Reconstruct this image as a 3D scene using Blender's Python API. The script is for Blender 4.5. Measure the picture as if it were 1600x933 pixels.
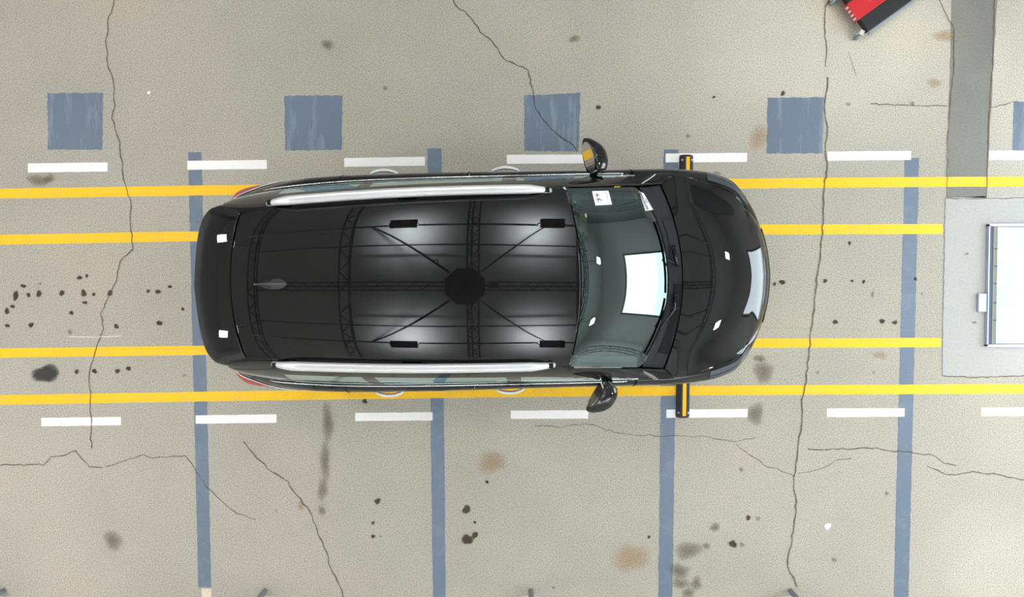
import bpy, bmesh, math, random
import numpy as np
from mathutils import Vector, Matrix

random.seed(7)
rng = np.random.default_rng(7)
for o in list(bpy.data.objects):
    bpy.data.objects.remove(o)
S = bpy.context.scene
COL = S.collection

# ------------------------------------------------------------------ camera
CAM_H, FPX, TILT = 5.03, 754.0, math.radians(1.0)
cam_d = bpy.data.cameras.new('camera')
cam = bpy.data.objects.new('camera', cam_d)
COL.objects.link(cam)
cam_d.sensor_width = 36.0
cam_d.lens = 36.0 * FPX / 1600.0
cam_d.clip_start = 0.02
cam.location = (0, 0, CAM_H)
cam.rotation_euler = (-TILT, 0, 0)
S.camera = cam

# ------------------------------------------------------------------ daylight outside the door, exposure
W = bpy.data.worlds.new('daylight')
S.world = W
W.use_nodes = True
W.node_tree.nodes['Background'].inputs[0].default_value = (0.80, 0.93, 1.0, 1)
W.node_tree.nodes['Background'].inputs[1].default_value = 9.0
S.view_settings.view_transform = 'Standard'
S.view_settings.look = 'None'
S.view_settings.exposure = 0.24
S.view_settings.gamma = 1.0
S.cycles.sample_clamp_indirect = 6.0
S.view_settings.use_curve_mapping = False
UPLIGHT_W = 85.0
ADDED_STRIP_STRENGTH = 40.0
FLOOD_STRENGTH = 215.0

# ------------------------------------------------------------------ helpers
ct, st_ = math.cos(TILT), math.sin(TILT)
def PX(px, py, z=0.0):
    """world point at height z that the photograph shows at pixel px, py"""
    dx, dy, dz = (px - 800) / FPX, (466.5 - py) / FPX, -1.0
    y = dy * ct + dz * st_
    zz = -dy * st_ + dz * ct
    k = (z - CAM_H) / zz
    return Vector((dx * k, y * k, z))

def proj(p):
    x, y, z = p[0], p[1], p[2] - CAM_H
    yc = y * ct - z * st_
    zc = y * st_ + z * ct
    return 800 + FPX * x / -zc, 466.5 - FPX * yc / -zc

def tag(o, label=None, cat=None, group=None, kind=None):
    if label: o['label'] = label
    if cat: o['category'] = cat
    if group: o['group'] = group
    if kind: o['kind'] = kind
    return o

def empty(name, loc=(0, 0, 0), rz=0.0):
    o = bpy.data.objects.new(name, None)
    o.empty_display_size = 0.2
    COL.objects.link(o)
    o.location = loc
    o.rotation_euler = (0, 0, rz)
    return o

def link(name, me, mat, parent=None, smooth=False):
    o = bpy.data.objects.new(name, me)
    COL.objects.link(o)
    if mat is not None and not me.materials:
        me.materials.append(mat)
    if smooth:
        me.polygons.foreach_set('use_smooth', [True] * len(me.polygons))
    if parent is not None:
        o.parent = parent
    return o

def mesh(name, verts, faces, mat, parent=None, smooth=False):
    me = bpy.data.meshes.new(name)
    me.from_pydata([tuple(v) for v in verts], [], faces)
    me.update()
    return link(name, me, mat, parent, smooth)

class MB:
    """collects shapes for one mesh"""
    def __init__(s):
        s.v, s.f = [], []
    def add(s, vs, fs):
        b = len(s.v)
        s.v += [tuple(p) for p in vs]
        s.f += [tuple(i + b for i in f) for f in fs]
        return s
    def box(s, c, d, rz=0.0, M=None):
        hx, hy, hz = d[0] / 2, d[1] / 2, d[2] / 2
        vs = []
        cz, sz = math.cos(rz), math.sin(rz)
        for x, y, z in ((-1,-1,-1),(1,-1,-1),(1,1,-1),(-1,1,-1),(-1,-1,1),(1,-1,1),(1,1,1),(-1,1,1)):
            X, Y, Z = x * hx, y * hy, z * hz
            p = Vector((c[0] + X * cz - Y * sz, c[1] + X * sz + Y * cz, c[2] + Z))
            vs.append(M @ p if M else p)
        return s.add(vs, [(0,3,2,1),(4,5,6,7),(0,1,5,4),(1,2,6,5),(2,3,7,6),(3,0,4,7)])
    def tube(s, pts, r, n=6, caps=True, flat=1.0):
        pts = [Vector(p) for p in pts]
        rs = r if isinstance(r, (list, tuple)) else [r] * len(pts)
        rings = []
        up0 = Vector((0, 0, 1))
        for i, p in enumerate(pts):
            t = (pts[min(i + 1, len(pts) - 1)] - pts[max(i - 1, 0)]).normalized()
            up = up0 if abs(t.z) < 0.95 else Vector((1, 0, 0))
            a = t.cross(up).normalized()
            b = a.cross(t).normalized()
            rings.append([p + rs[i] * (math.cos(2*math.pi*k/n) * a + flat * math.sin(2*math.pi*k/n) * b) for k in range(n)])
        vs = [v for ring in rings for v in ring]
        fs = []
        for i in range(len(rings) - 1):
            for k in range(n):
                k2 = (k + 1) % n
                fs.append((i*n+k, i*n+k2, (i+1)*n+k2, (i+1)*n+k))
        if caps:
            fs.append(tuple(reversed(range(n))))
            fs.append(tuple((len(rings)-1)*n + k for k in range(n)))
        return s.add(vs, fs)
    def prism(s, poly, z0, z1):
        n = len(poly)
        vs = [(p[0], p[1], z0) for p in poly] + [(p[0], p[1], z1) for p in poly]
        fs = [tuple(reversed(range(n))), tuple(range(n, 2*n))]
        fs += [(i, (i+1) % n, n + (i+1) % n, n + i) for i in range(n)]
        return s.add(vs, fs)
    def build(s, name, mat, parent=None, smooth=False):
        return mesh(name, s.v, s.f, mat, parent, smooth)

def bevel(o, w=0.005, seg=2):
    m = o.modifiers.new('bevel', 'BEVEL')
    m.width, m.segments, m.limit_method = w, seg, 'ANGLE'
    return o

def fix_normals(o):
    bm = bmesh.new(); bm.from_mesh(o.data)
    bmesh.ops.recalc_face_normals(bm, faces=bm.faces)
    bm.to_mesh(o.data); bm.free()
    return o

def pchip(xs, ys):
    xs, ys = np.asarray(xs, float), np.asarray(ys, float)
    if xs[0] > xs[-1]:
        xs, ys = xs[::-1], ys[::-1]
    h = np.diff(xs); d = np.diff(ys) / h
    m = np.zeros_like(ys)
    for i in range(1, len(xs) - 1):
        if d[i-1] * d[i] > 0:
            w1, w2 = 2*h[i] + h[i-1], h[i] + 2*h[i-1]
            m[i] = (w1 + w2) / (w1 / d[i-1] + w2 / d[i])
    m[0], m[-1] = d[0], d[-1]
    def f(x):
        x = np.clip(np.asarray(x, float), xs[0], xs[-1])
        i = np.clip(np.searchsorted(xs, x) - 1, 0, len(xs) - 2)
        t = (x - xs[i]) / h[i]
        return ((1+2*t)*(1-t)**2*ys[i] + t*(1-t)**2*h[i]*m[i] + t*t*(3-2*t)*ys[i+1] + t*t*(t-1)*h[i]*m[i+1])
    return f

def spline(xs, ys):
    """natural cubic spline (smooth curvature, for reflective panels)"""
    xs, ys = np.asarray(xs, float), np.asarray(ys, float)
    n = len(xs); h = np.diff(xs)
    A = np.zeros((n, n)); b = np.zeros(n)
    A[0, 0] = A[-1, -1] = 1
    for i in range(1, n - 1):
        A[i, i-1], A[i, i], A[i, i+1] = h[i-1], 2*(h[i-1]+h[i]), h[i]
        b[i] = 6 * ((ys[i+1]-ys[i])/h[i] - (ys[i]-ys[i-1])/h[i-1])
    M = np.linalg.solve(A, b)
    def f(x):
        x = np.clip(np.asarray(x, float), xs[0], xs[-1])
        i = np.clip(np.searchsorted(xs, x) - 1, 0, n - 2)
        a, c = xs[i+1] - x, x - xs[i]
        return (M[i]*a**3 + M[i+1]*c**3)/(6*h[i]) + (ys[i]/h[i]-M[i]*h[i]/6)*a + (ys[i+1]/h[i]-M[i+1]*h[i]/6)*c
    return f

def grid(name, P, mat, parent=None, skirt=0.0, mask=None, flip=False, smooth=True, skirt_dir=(0, 0, -1)):
    """P: array (nu, nv, 3) -> one mesh; skirt folds the border down so the panel has an edge"""
    nu, nv = P.shape[:2]
    vs = [tuple(p) for p in P.reshape(-1, 3)]
    fs = []
    for i in range(nu - 1):
        for j in range(nv - 1):
            if mask is not None and not mask(i, j):
                continue
            f = (i*nv+j, (i+1)*nv+j, (i+1)*nv+j+1, i*nv+j+1)
            fs.append(f[::-1] if flip else f)
    if skirt:
        loop = [(i, 0) for i in range(nu)] + [(nu-1, j) for j in range(1, nv)] + [(i, nv-1) for i in range(nu-2, -1, -1)] + [(0, j) for j in range(nv-2, 0, -1)]
        b = len(vs)
        sd = np.array(skirt_dir) * skirt
        for (i, j) in loop:
            vs.append(tuple(P[i, j] + sd))
        n = len(loop)
        for k in range(n):
            k2 = (k+1) % n
            f = (loop[k][0]*nv+loop[k][1], b+k, b+k2, loop[k2][0]*nv+loop[k2][1])
            fs.append(f[::-1] if not flip else f)
    used = sorted({i for f in fs for i in f})
    mp = {u: k for k, u in enumerate(used)}
    o = mesh(name, [vs[u] for u in used], [tuple(mp[i] for i in f) for f in fs], mat, parent, smooth)
    if skirt:
        fix_normals(o)
        bv = o.modifiers.new('edge_roll', 'BEVEL')
        bv.width, bv.segments, bv.limit_method, bv.angle_limit, bv.harden_normals = min(.006, skirt*.4), 3, 'ANGLE', math.radians(40), True
    return o

def lathe(prof, n=32, axis='y'):
    vs, fs = [], []
    m = len(prof)
    for k in range(n):
        a = 2*math.pi*k/n
        for (r, h) in prof:
            if axis == 'y': vs.append((r*math.cos(a), h, r*math.sin(a)))
            else: vs.append((r*math.cos(a), r*math.sin(a), h))
    for k in range(n):
        k2 = (k+1) % n
        for i in range(m-1):
            fs.append((k*m+i, k*m+i+1, k2*m+i+1, k2*m+i))
    return vs, fs

# ------------------------------------------------------------------ materials
def principled(name, col, rough=0.5, metal=0.0, ior=1.5, coat=0.0, emit=None, es=0.0):
    m = bpy.data.materials.new(name)
    m.use_nodes = True
    b = m.node_tree.nodes['Principled BSDF']
    b.inputs['Base Color'].default_value = (*col, 1)
    b.inputs['Roughness'].default_value = rough
    b.inputs['Metallic'].default_value = metal
    b.inputs['IOR'].default_value = ior
    b.inputs['Coat Weight'].default_value = coat
    b.inputs['Coat Roughness'].default_value = 0.0
    if emit:
        b.inputs['Emission Color'].default_value = (*emit, 1)
        b.inputs['Emission Strength'].default_value = es
    return m

def nodes(m):
    return m.node_tree.nodes, m.node_tree.links, m.node_tree.nodes['Principled BSDF']

def coords(m, scale=(1, 1, 1), kind='Object'):
    N, L, B = nodes(m)
    t = N.new('ShaderNodeTexCoord'); mp = N.new('ShaderNodeMapping')
    mp.inputs['Scale'].default_value = scale
    L.new(t.outputs[kind], mp.inputs['Vector'])
    return mp.outputs['Vector']

def noise(m, vec, scale, detail=2.0, rough=0.5):
    N, L, B = nodes(m)
    n = N.new('ShaderNodeTexNoise')
    n.inputs['Scale'].default_value = scale
    n.inputs['Detail'].default_value = detail
    n.inputs['Roughness'].default_value = rough
    L.new(vec, n.inputs['Vector'])
    return n.outputs['Fac']

def ramp(m, fac, stops):
    N, L, B = nodes(m)
    r = N.new('ShaderNodeValToRGB')
    e = r.color_ramp.elements
    while len(e) < len(stops): e.new(0.5)
    for k, (p, c) in enumerate(stops):
        e[k].position = p
        e[k].color = (*c, 1) if len(c) == 3 else c
    L.new(fac, r.inputs['Fac'])
    return r.outputs['Color']

def mix(m, a, b, fac, mode='MIX'):
    N, L, B = nodes(m)
    x = N.new('ShaderNodeMix'); x.data_type = 'RGBA'; x.blend_type = mode
    for sock, val in ((x.inputs[0], fac), (x.inputs[6], a), (x.inputs[7], b)):
        if hasattr(val, 'is_output'): L.new(val, sock)
        elif isinstance(val, (tuple, list)): sock.default_value = (*val, 1)
        else: sock.default_value = val
    return x.outputs[2]

def bump(m, h, strength=0.3, dist=0.005):
    N, L, B = nodes(m)
    b = N.new('ShaderNodeBump')
    b.inputs['Strength'].default_value = strength
    b.inputs['Distance'].default_value = dist
    L.new(h, b.inputs['Height']); L.new(b.outputs['Normal'], B.inputs['Normal'])

M = {}
def floor_like(name, c, var=0.27, warm=(1.0, 0.97, 0.90), scale=85, blot=0.10):
    m = principled(name, c, 0.85, ior=1.4)
    v = coords(m)
    fine = noise(m, v, scale, 2.0, 0.6)
    f = ramp(m, fine, [(0.30, (1-var*1.5,)*3), (0.5, (1.0,)*3), (0.72, (1+var*1.2,)*3)])
    big = noise(m, v, 0.55, 4.0, 0.6)
    g = ramp(m, big, [(0.3, (1-blot, 1-blot, 1-blot)), (0.55, (1, 1, 1)), (0.75, (1+blot, (1+blot)*warm[1], (1+blot)*warm[2]))])
    col = mix(m, f, g, 1.0, 'MULTIPLY')
    col = mix(m, col, c, 1.0, 'MULTIPLY')
    N, L, B = nodes(m)
    L.new(col, B.inputs['Base Color'])
    bump(m, fine, 0.35, 0.004)
    return m
M['floor'] = floor_like('worn_concrete', (0.410, 0.384, 0.332))
def pale_area(m, centre, rx, ry, gain):
    """a paler region of the concrete with a ragged outline"""
    N, L, B = nodes(m)
    base = B.inputs['Base Color'].links[0].from_socket
    t = N.new('ShaderNodeTexCoord')
    sb_ = N.new('ShaderNodeVectorMath'); sb_.operation = 'SUBTRACT'; sb_.inputs[1].default_value = (centre.x, centre.y, 0)
    L.new(t.outputs['Object'], sb_.inputs[0])
    sc = N.new('ShaderNodeVectorMath'); sc.operation = 'MULTIPLY'; sc.inputs[1].default_value = (1/rx, 1/ry, 0)
    L.new(sb_.outputs[0], sc.inputs[0])
    ln = N.new('ShaderNodeVectorMath'); ln.operation = 'LENGTH'; L.new(sc.outputs[0], ln.inputs[0])
    n = noise(m, t.outputs['Object'], 2.2, 5.0, 0.6)
    ma = N.new('ShaderNodeMath'); ma.operation = 'MULTIPLY_ADD'; ma.inputs[1].default_value = 0.55; L.new(n, ma.inputs[0])
    L.new(ln.outputs['Value'], ma.inputs[2])
    sh = N.new('ShaderNodeMath'); sh.operation = 'MULTIPLY'; sh.inputs[1].default_value = 0.6; L.new(ma.outputs[0], sh.inputs[0])
    k = ramp(m, sh.outputs[0], [(0.42, (gain, gain, gain*.985)), (0.60, (1+(gain-1)*.45,)*3), (0.82, (1, 1, 1))])
    k.node.color_ramp.interpolation = 'EASE'
    L.new(mix(m, base, k, 1.0, 'MULTIPLY'), B.inputs['Base Color'])
pale_area(M['floor'], PX(1270, 60), 2.1, 1.35, 1.34)  # worn, paler concrete
pale_area(M['floor'], PX(1600, 900), 1.3, 0.9, 1.22)  # from here on: paler floor near its edges
pale_area(M['floor'], PX(1620, 120), 0.9, 1.6, 1.2)
pale_area(M['floor'], PX(0, 820), 1.6, 1.8, 1.15)
M['floor_grey'] = floor_like('smooth_grey_concrete', (0.43, 0.43, 0.415), 0.05, scale=40, blot=0.06)
M['floor_dark'] = floor_like('rough_dark_concrete', (0.215, 0.21, 0.19), 0.10, scale=60, blot=0.18)
M['floor_pale'] = floor_like('pale_worn_concrete', (0.52, 0.50, 0.43), 0.10)

def paint_mat(name, c, worn, amount=0.35, stretch=(1, 1, 1), var=0.08):
    m = principled(name, c, 0.6, ior=1.45)
    v = coords(m)
    fine = noise(m, v, 70, 2.0, 0.6)
    v2 = coords(m, stretch)
    w = noise(m, v2, 5, 4.0, 0.65)
    wf = ramp(m, w, [(0.52, (0, 0, 0)), (0.62, (amount,)*3)])
    col = mix(m, c, worn, wf)
    f = ramp(m, fine, [(0.3, (1-var,)*3), (0.7, (1+var,)*3)])
    col = mix(m, col, f, 1.0, 'MULTIPLY')
    N, L, B = nodes(m)
    L.new(col, B.inputs['Base Color'])
    bump(m, fine, 0.2, 0.003)
    return m
M['yellow'] = paint_mat('yellow_line_paint', (0.93, 0.545, 0.010), (0.80, 0.50, 0.07), 0.4)
M['white'] = paint_mat('white_line_paint', (0.97, 0.97, 0.97), (0.92, 0.92, 0.90), 0.3, var=0.02)
M['blue'] = paint_mat('blue_grey_cover_paint', (0.125, 0.165, 0.225), (0.165, 0.205, 0.26), 0.6)
M['blue_sq'] = paint_mat('blue_grey_streaky_paint', (0.125, 0.165, 0.225), (0.22, 0.275, 0.35), 0.6, (2.2, 0.3, 1))
M['cream'] = paint_mat('cream_tape', (0.72, 0.62, 0.48), (0.6, 0.55, 0.45), 0.3)

def stain_mat(name, c, strength, hi=0.62, nz=0.8):
    m = principled(name, c, 0.9, ior=1.05)
    N, L, B = nodes(m)
    at = N.new('ShaderNodeAttribute'); at.attribute_name = 'fade'
    v = coords(m)
    n = noise(m, v, 45, 3.0, 0.65)
    mul = N.new('ShaderNodeMath'); mul.operation = 'MULTIPLY_ADD'
    L.new(n, mul.inputs[0]); mul.inputs[1].default_value = nz; mul.inputs[2].default_value = -nz/2
    add = N.new('ShaderNodeMath'); add.operation = 'ADD'
    L.new(at.outputs['Fac'], add.inputs[0]); L.new(mul.outputs[0], add.inputs[1])
    a = ramp(m, add.outputs[0], [(0.12, (0, 0, 0)), (hi, (strength,)*3)])
    fac = N.new('ShaderNodeMath'); fac.operation = 'MULTIPLY'
    L.new(a, fac.inputs[0])
    edge = N.new('ShaderNodeMath'); edge.operation = 'MULTIPLY'; edge.use_clamp = True
    L.new(at.outputs['Fac'], edge.inputs[0]); edge.inputs[1].default_value = 5.0
    L.new(edge.outputs[0], fac.inputs[1])
    L.new(fac.outputs[0], B.inputs['Alpha'])
    return m
M['stain_oil'] = stain_mat('oil_stain', (0.075, 0.06, 0.045), 0.85)
M['stain_soft'] = stain_mat('soft_dirt_stain', (0.17, 0.145, 0.10), 0.50, 1.1)
M['stain_dark'] = stain_mat('dark_wet_stain', (0.055, 0.05, 0.055), 0.8)
M['stain_rust'] = stain_mat('rust_stain', (0.50, 0.31, 0.14), 0.40, 1.1)
M['stain_pale'] = stain_mat('pale_floor_wear', (0.64, 0.62, 0.545), 0.5, 1.5, .35)
M['stain_white'] = stain_mat('white_paint_speck', (0.9, 0.9, 0.88), 0.95)
M['crack'] = stain_mat('floor_crack', (0.15, 0.13, 0.10), 0.72)

# car
M['paint'] = principled('black_car_paint', (0.006, 0.006, 0.0065), 0.02, ior=1.52)
M['fin'] = principled('grey_black_aerial_paint', (0.03, 0.032, 0.034), 0.12, ior=1.6)
M['black_plastic'] = principled('black_plastic', (0.010, 0.010, 0.011), 0.8, ior=1.25)
M['gloss_black'] = principled('gloss_black_trim', (0.006, 0.006, 0.007), 0.08)
M['grey_plastic'] = principled('grey_cowl_plastic', (0.020, 0.021, 0.024), 0.7, ior=1.3)
M['rubber'] = principled('rubber', (0.014, 0.014, 0.014), 0.8)
M['silver'] = principled('satin_silver', (0.86, 0.87, 0.89), 0.35, metal=0.55)
M['chrome'] = principled('chrome', (0.85, 0.86, 0.87), 0.08, metal=1.0)
M['mirror'] = principled('mirror_glass', (0.86, 0.87, 0.86), 0.01, metal=1.0)
M['red_lens'] = principled('red_lamp_lens', (0.42, 0.010, 0.018), 0.25, ior=1.3)
M['clear_lens'] = principled('clear_lamp_lens', (0.045, 0.052, 0.065), 0.06, ior=1.7)
M['trim_pale'] = principled('pale_grey_cabin_trim', (0.62, 0.62, 0.58), 0.8)
M['alloy'] = principled('alloy', (0.45, 0.46, 0.48), 0.3, metal=1.0)
M['seat'] = principled('dark_seat_fabric', (0.025, 0.026, 0.028), 0.9)
M['beige'] = principled('beige_trim', (0.55, 0.42, 0.27), 0.8)
M['paper'] = principled('white_paper', (0.92, 0.92, 0.93), 0.7)
M['ink'] = principled('black_ink', (0.03, 0.03, 0.035), 0.7)
M['grey_ink'] = principled('grey_ink', (0.45, 0.45, 0.46), 0.7)
M['blue_ink'] = principled('pale_blue_ink', (0.52, 0.60, 0.80), 0.7)

def glass_mat(name, tint, ior):
    m = bpy.data.materials.new(name); m.use_nodes = True
    N, L = m.node_tree.nodes, m.node_tree.links
    N.remove(N['Principled BSDF'])
    t = N.new('ShaderNodeBsdfTransparent'); t.inputs[0].default_value = (*tint, 1)
    g = N.new('ShaderNodeBsdfGlossy'); g.inputs['Color'].default_value = (0.80, 0.96, 0.97, 1); g.inputs['Roughness'].default_value = 0.0
    fr = N.new('ShaderNodeFresnel'); fr.inputs['IOR'].default_value = ior
    x = N.new('ShaderNodeMixShader')
    L.new(fr.outputs[0], x.inputs[0]); L.new(t.outputs[0], x.inputs[1]); L.new(g.outputs[0], x.inputs[2])
    L.new(x.outputs[0], N['Material Output'].inputs[0])
    return m
M['windshield'] = glass_mat('green_tinted_windshield', (0.42, 0.58, 0.54), 2.3)
M['window'] = glass_mat('tinted_side_glass', (0.16, 0.19, 0.18), 1.55)

# room
M['fabric'] = principled('white_stretched_fabric', (0.78, 0.79, 0.78), 0.9)
M['wall'] = principled('pale_grey_wall', (0.60, 0.61, 0.60), 0.9)
M['wall_dark'] = principled('mid_grey_wall', (0.30, 0.31, 0.31), 0.9)
M['truss'] = principled('dark_truss_metal', (0.11, 0.108, 0.10), 0.5)
M['post'] = principled('grey_steel_post', (0.34, 0.37, 0.42), 0.45)
M['plate'] = principled('white_base_plate', (0.75, 0.75, 0.73), 0.5)
M['rig'] = principled('matt_black_rig', (0.012, 0.012, 0.012), 0.7)
M['lamp_face'] = principled('flood_lamp_face', (0.9, 0.9, 0.9), 0.5, emit=(1, 0.98, 0.96), es=FLOOD_STRENGTH)
M['added_strip_face'] = principled('added_strip_diffuser', (0.9, 0.9, 0.9), 0.5, emit=(1, 0.985, 0.96), es=ADDED_STRIP_STRENGTH)  # for the added strips by the grey wall
M['added_wash_face'] = principled('added_washer_diffuser', (0.9, 0.9, 0.9), 0.5, emit=(1, 0.99, 0.97), es=ADDED_STRIP_STRENGTH*1.5)  # for the added strips that brighten the white wall
M['up_face'] = principled('uplight_face', (0.9, 0.9, 0.9), 0.5, emit=(1, 0.98, 0.95), es=4.0)
M['bump_rubber'] = principled('black_bump_rubber', (0.022, 0.022, 0.024), 0.75)
M['bump_yellow'] = principled('yellow_reflective_strip', (0.90, 0.52, 0.02), 0.5)
M['bolt'] = principled('zinc_bolt', (0.75, 0.76, 0.78), 0.35, metal=0.6)
M['cart_red'] = principled('red_painted_steel', (0.52, 0.014, 0.018), 0.35)
M['cart_black'] = principled('black_foam_pad', (0.012, 0.012, 0.013), 0.7)
M['caster'] = principled('grey_blue_caster', (0.23, 0.30, 0.32), 0.5)
M['frame_metal'] = principled('pale_blue_metal_frame', (0.50, 0.56, 0.72), 0.3, metal=0.5)
M['frame_dark'] = principled('dark_purple_box_side', (0.03, 0.025, 0.09), 0.4)
M['frame_olive'] = principled('olive_gasket', (0.17, 0.19, 0.13), 0.5)
M['outside'] = principled('outside_paving', (0.62, 0.64, 0.66), 0.8)
def panel_mat():
    m = principled('lit_glass_panel', (0.22, 0.24, 0.24), 0.2)
    N, L, B = nodes(m)
    v = coords(m, (1.0, 1.6, 1))
    n = noise(m, v, 4.0, 3.0, 0.5)
    c = ramp(m, n, [(0.40, (1.0, 1.0, 1.0)), (0.48, (0.62, 0.95, 0.90)), (0.60, (0.58, 0.66, 0.86))])
    L.new(c, B.inputs['Emission Color']); B.inputs['Emission Strength'].default_value = 0.66
    return m
M['panel'] = panel_mat()

# ------------------------------------------------------------------ the hall
X0, X1, Y0, Y1, ZC = -7.6, 9.0, -4.3, 4.6, 6.0
fl = MB(); fl.prism([(X0-.1, Y0-.1), (X1+.1, Y0-.1), (X1+.1, Y1+.1), (X0-.1, Y1+.1)], -0.12, 0.0)
floor = tag(fl.build('floor', M['floor']), 'worn beige concrete workshop floor with painted lane lines', kind='structure')
o = MB().box(((X0+X1)/2, (Y0+Y1)/2, ZC+.05), (X1-X0+.4, Y1-Y0+.4, .1)).build('ceiling', M['fabric']); tag(o, 'white stretched fabric ceiling', kind='structure')
o = MB().box((X0-.1, (Y0+Y1)/2, ZC/2), (.2, Y1-Y0+.4, ZC)).build('wall_left', M['wall']); tag(o, 'pale grey wall behind the car', kind='structure')
o = MB().box(((X0+X1)/2, Y1+.1, ZC/2), (X1-X0, .2, ZC)).build('wall_back', M['wall_dark']); tag(o, 'mid grey long wall', kind='structure')
o = MB().box(((X0+X1)/2, Y0-.1, ZC/2), (X1-X0, .2, ZC)).build('wall_front', M['fabric']); tag(o, 'white fabric long wall', kind='structure')
DY0, DY1, DZ = -2.0, 1.9, 3.5
wr = MB()
wr.box((X1+.1, (Y0+DY0)/2, ZC/2), (.2, DY0-Y0, ZC))
wr.box((X1+.1, (Y1+DY1)/2, ZC/2), (.2, Y1-DY1, ZC))
wr.box((X1+.1, (DY0+DY1)/2, (ZC+DZ)/2), (.2, DY1-DY0, ZC-DZ))
tag(wr.build('wall_right', M['fabric']), 'white end wall with open doorway', kind='structure')
df = MB()
df.box((X1-.02, DY0-.05, DZ/2), (.1, .1, DZ)); df.box((X1-.02, DY1+.05, DZ/2), (.1, .1, DZ)); df.box((X1-.02, (DY0+DY1)/2, DZ+.05), (.1, DY1-DY0+.2, .1))
tag(df.build('door_1', M['truss']), 'open roller doorway frame', kind='structure')
tag(MB().box((X1+10.2, 0, -.06), (20, 40, .12)).build('ground_outside', M['outside']), 'sunlit paving outside the door', kind='structure')

# ------------------------------------------------------------------ things painted on or let into the floor (parts of the floor)
def wobble(poly, step=0.06, amp=0.003):
    out = []
    n = len(poly)
    for i in range(n):
        a, b = Vector(poly[i][:2]), Vector(poly[(i+1) % n][:2])
        k = max(1, int((b-a).length / step))
        nrm = Vector((-(b-a).y, (b-a).x)).normalized()
        for j in range(k):
            p = a.lerp(b, j/k)
            if j: p = p + nrm * random.uniform(-amp, amp)
            out.append(p)
    return out

def flat_poly(name, pix, mat, z, label=None, step=0.06, amp=0.003):
    pts = [PX(*p) for p in pix]
    poly = wobble(pts, step, amp)
    if sum((poly[i].x*poly[(i+1)%len(poly)].y - poly[(i+1)%len(poly)].x*poly[i].y) for i in range(len(poly))) < 0:
        poly.reverse()
    mb = MB().prism(poly, 0.0, z)
    o = mb.build(name, mat, floor)
    bm = bmesh.new(); bm.from_mesh(o.data)
    bmesh.ops.triangulate(bm, faces=[f for f in bm.faces if len(f.verts) > 4])
    bm.to_mesh(o.data); bm.free()
    if label: o['label'] = label
    return o

# repaired concrete areas
flat_poly('concrete_patch', [(1477,308),(1860,300),(1900,588),(1700,590),(1472,587)], M['floor_grey'], .0012, 'smooth pale grey concrete slab around the lit panel', .12, .004)
flat_poly('concrete_strip', [(1487,-60),(1562,-60),(1540,309),(1480,309)], M['floor_dark'], .0012, 'dark grey rough concrete strip', .08, .006)

def blue_bar(tl, tr, br, bl):
    return flat_poly('blue_bar', [tl, tr, br, bl], M['blue'], .0016, 'blue-grey painted bar across the lane', .05, .003)
blue_bar((294,238),(315,238),(330,918),(310,918))
blue_bar((668,232),(690,232),(697,990),(677,990))
blue_bar((1037,234),(1060,234),(1050,990),(1028,990))
blue_bar((1414,247),(1436,247),(1418,990),(1395,990))
flat_poly('cream_tape', [(315,920),(330,920),(332,960),(316,960)], M['cream'], .0016, 'cream tape at the end of a blue bar')
for q in ([(74,146),(161,145),(160,234),(75,234)], [(444,150),(535,149),(534,234),(446,235)],
          [(819,149),(907,145),(904,237),(819,236)], [(1199,153),(1287,152),(1285,240),(1198,240)], [(1584,159),(1672,158),(1668,236),(1582,235)]):
    flat_poly('blue_square', q, M['blue_sq'], .0016, 'streaky blue-grey painted square', .03, .005)

def yellow_line(top, wid, x0, x1):
    a = [(x, float(np.interp(x, *zip(*top)))) for x in np.linspace(x0, x1, 14)]
    b = [(x, y + wid) for x, y in reversed(a)]
    return flat_poly('yellow_line', a + b, M['yellow'], .0024, 'yellow painted lane line', .10, .0012)
yellow_line([(-300,300),(0,295),(330,289.5),(1150,279.5),(1300,277.5),(1600,276),(1900,275)], 15.5, -300, 1900)
yellow_line([(-300,372),(0,367),(300,361.5),(1190,351),(1473,350)], 15.5, -300, 1473)
yellow_line([(-300,549),(0,544.5),(320,540),(1180,529),(1470,528)], 14.5, -300, 1470)
yellow_line([(-300,622),(0,617.5),(330,612),(640,607.5),(1100,602.5),(1300,601.5),(1600,600),(1900,599)], 15, -300, 1900)

def dash(x0, x1, y0, y1, h=14):
    return flat_poly('white_dash', [(x0,y0),(x1,y1),(x1,y1+h),(x0,y0+h)], M['white'], .0030, 'white painted dash of the broken line', .08, .0015)
for a in ((44,168,255.5,254), (293,417,251.5,250), (538,664,247,245), (792,916,242,241.5), (1040,1167,240,239), (1293,1423,237,236), (1545,1675,236,235.5), (-206,-82,259,257.5)):
    dash(*a)
for a in ((65,189,653,651.5), (306,432,649,647.5), (555,676,645,644), (798,919,641.5,641), (1041,1168,640,639), (1292,1413,638.5,638), (1533,1655,637,636.5), (-180,-60,656,655)):
    dash(*a, h=13)

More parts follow.
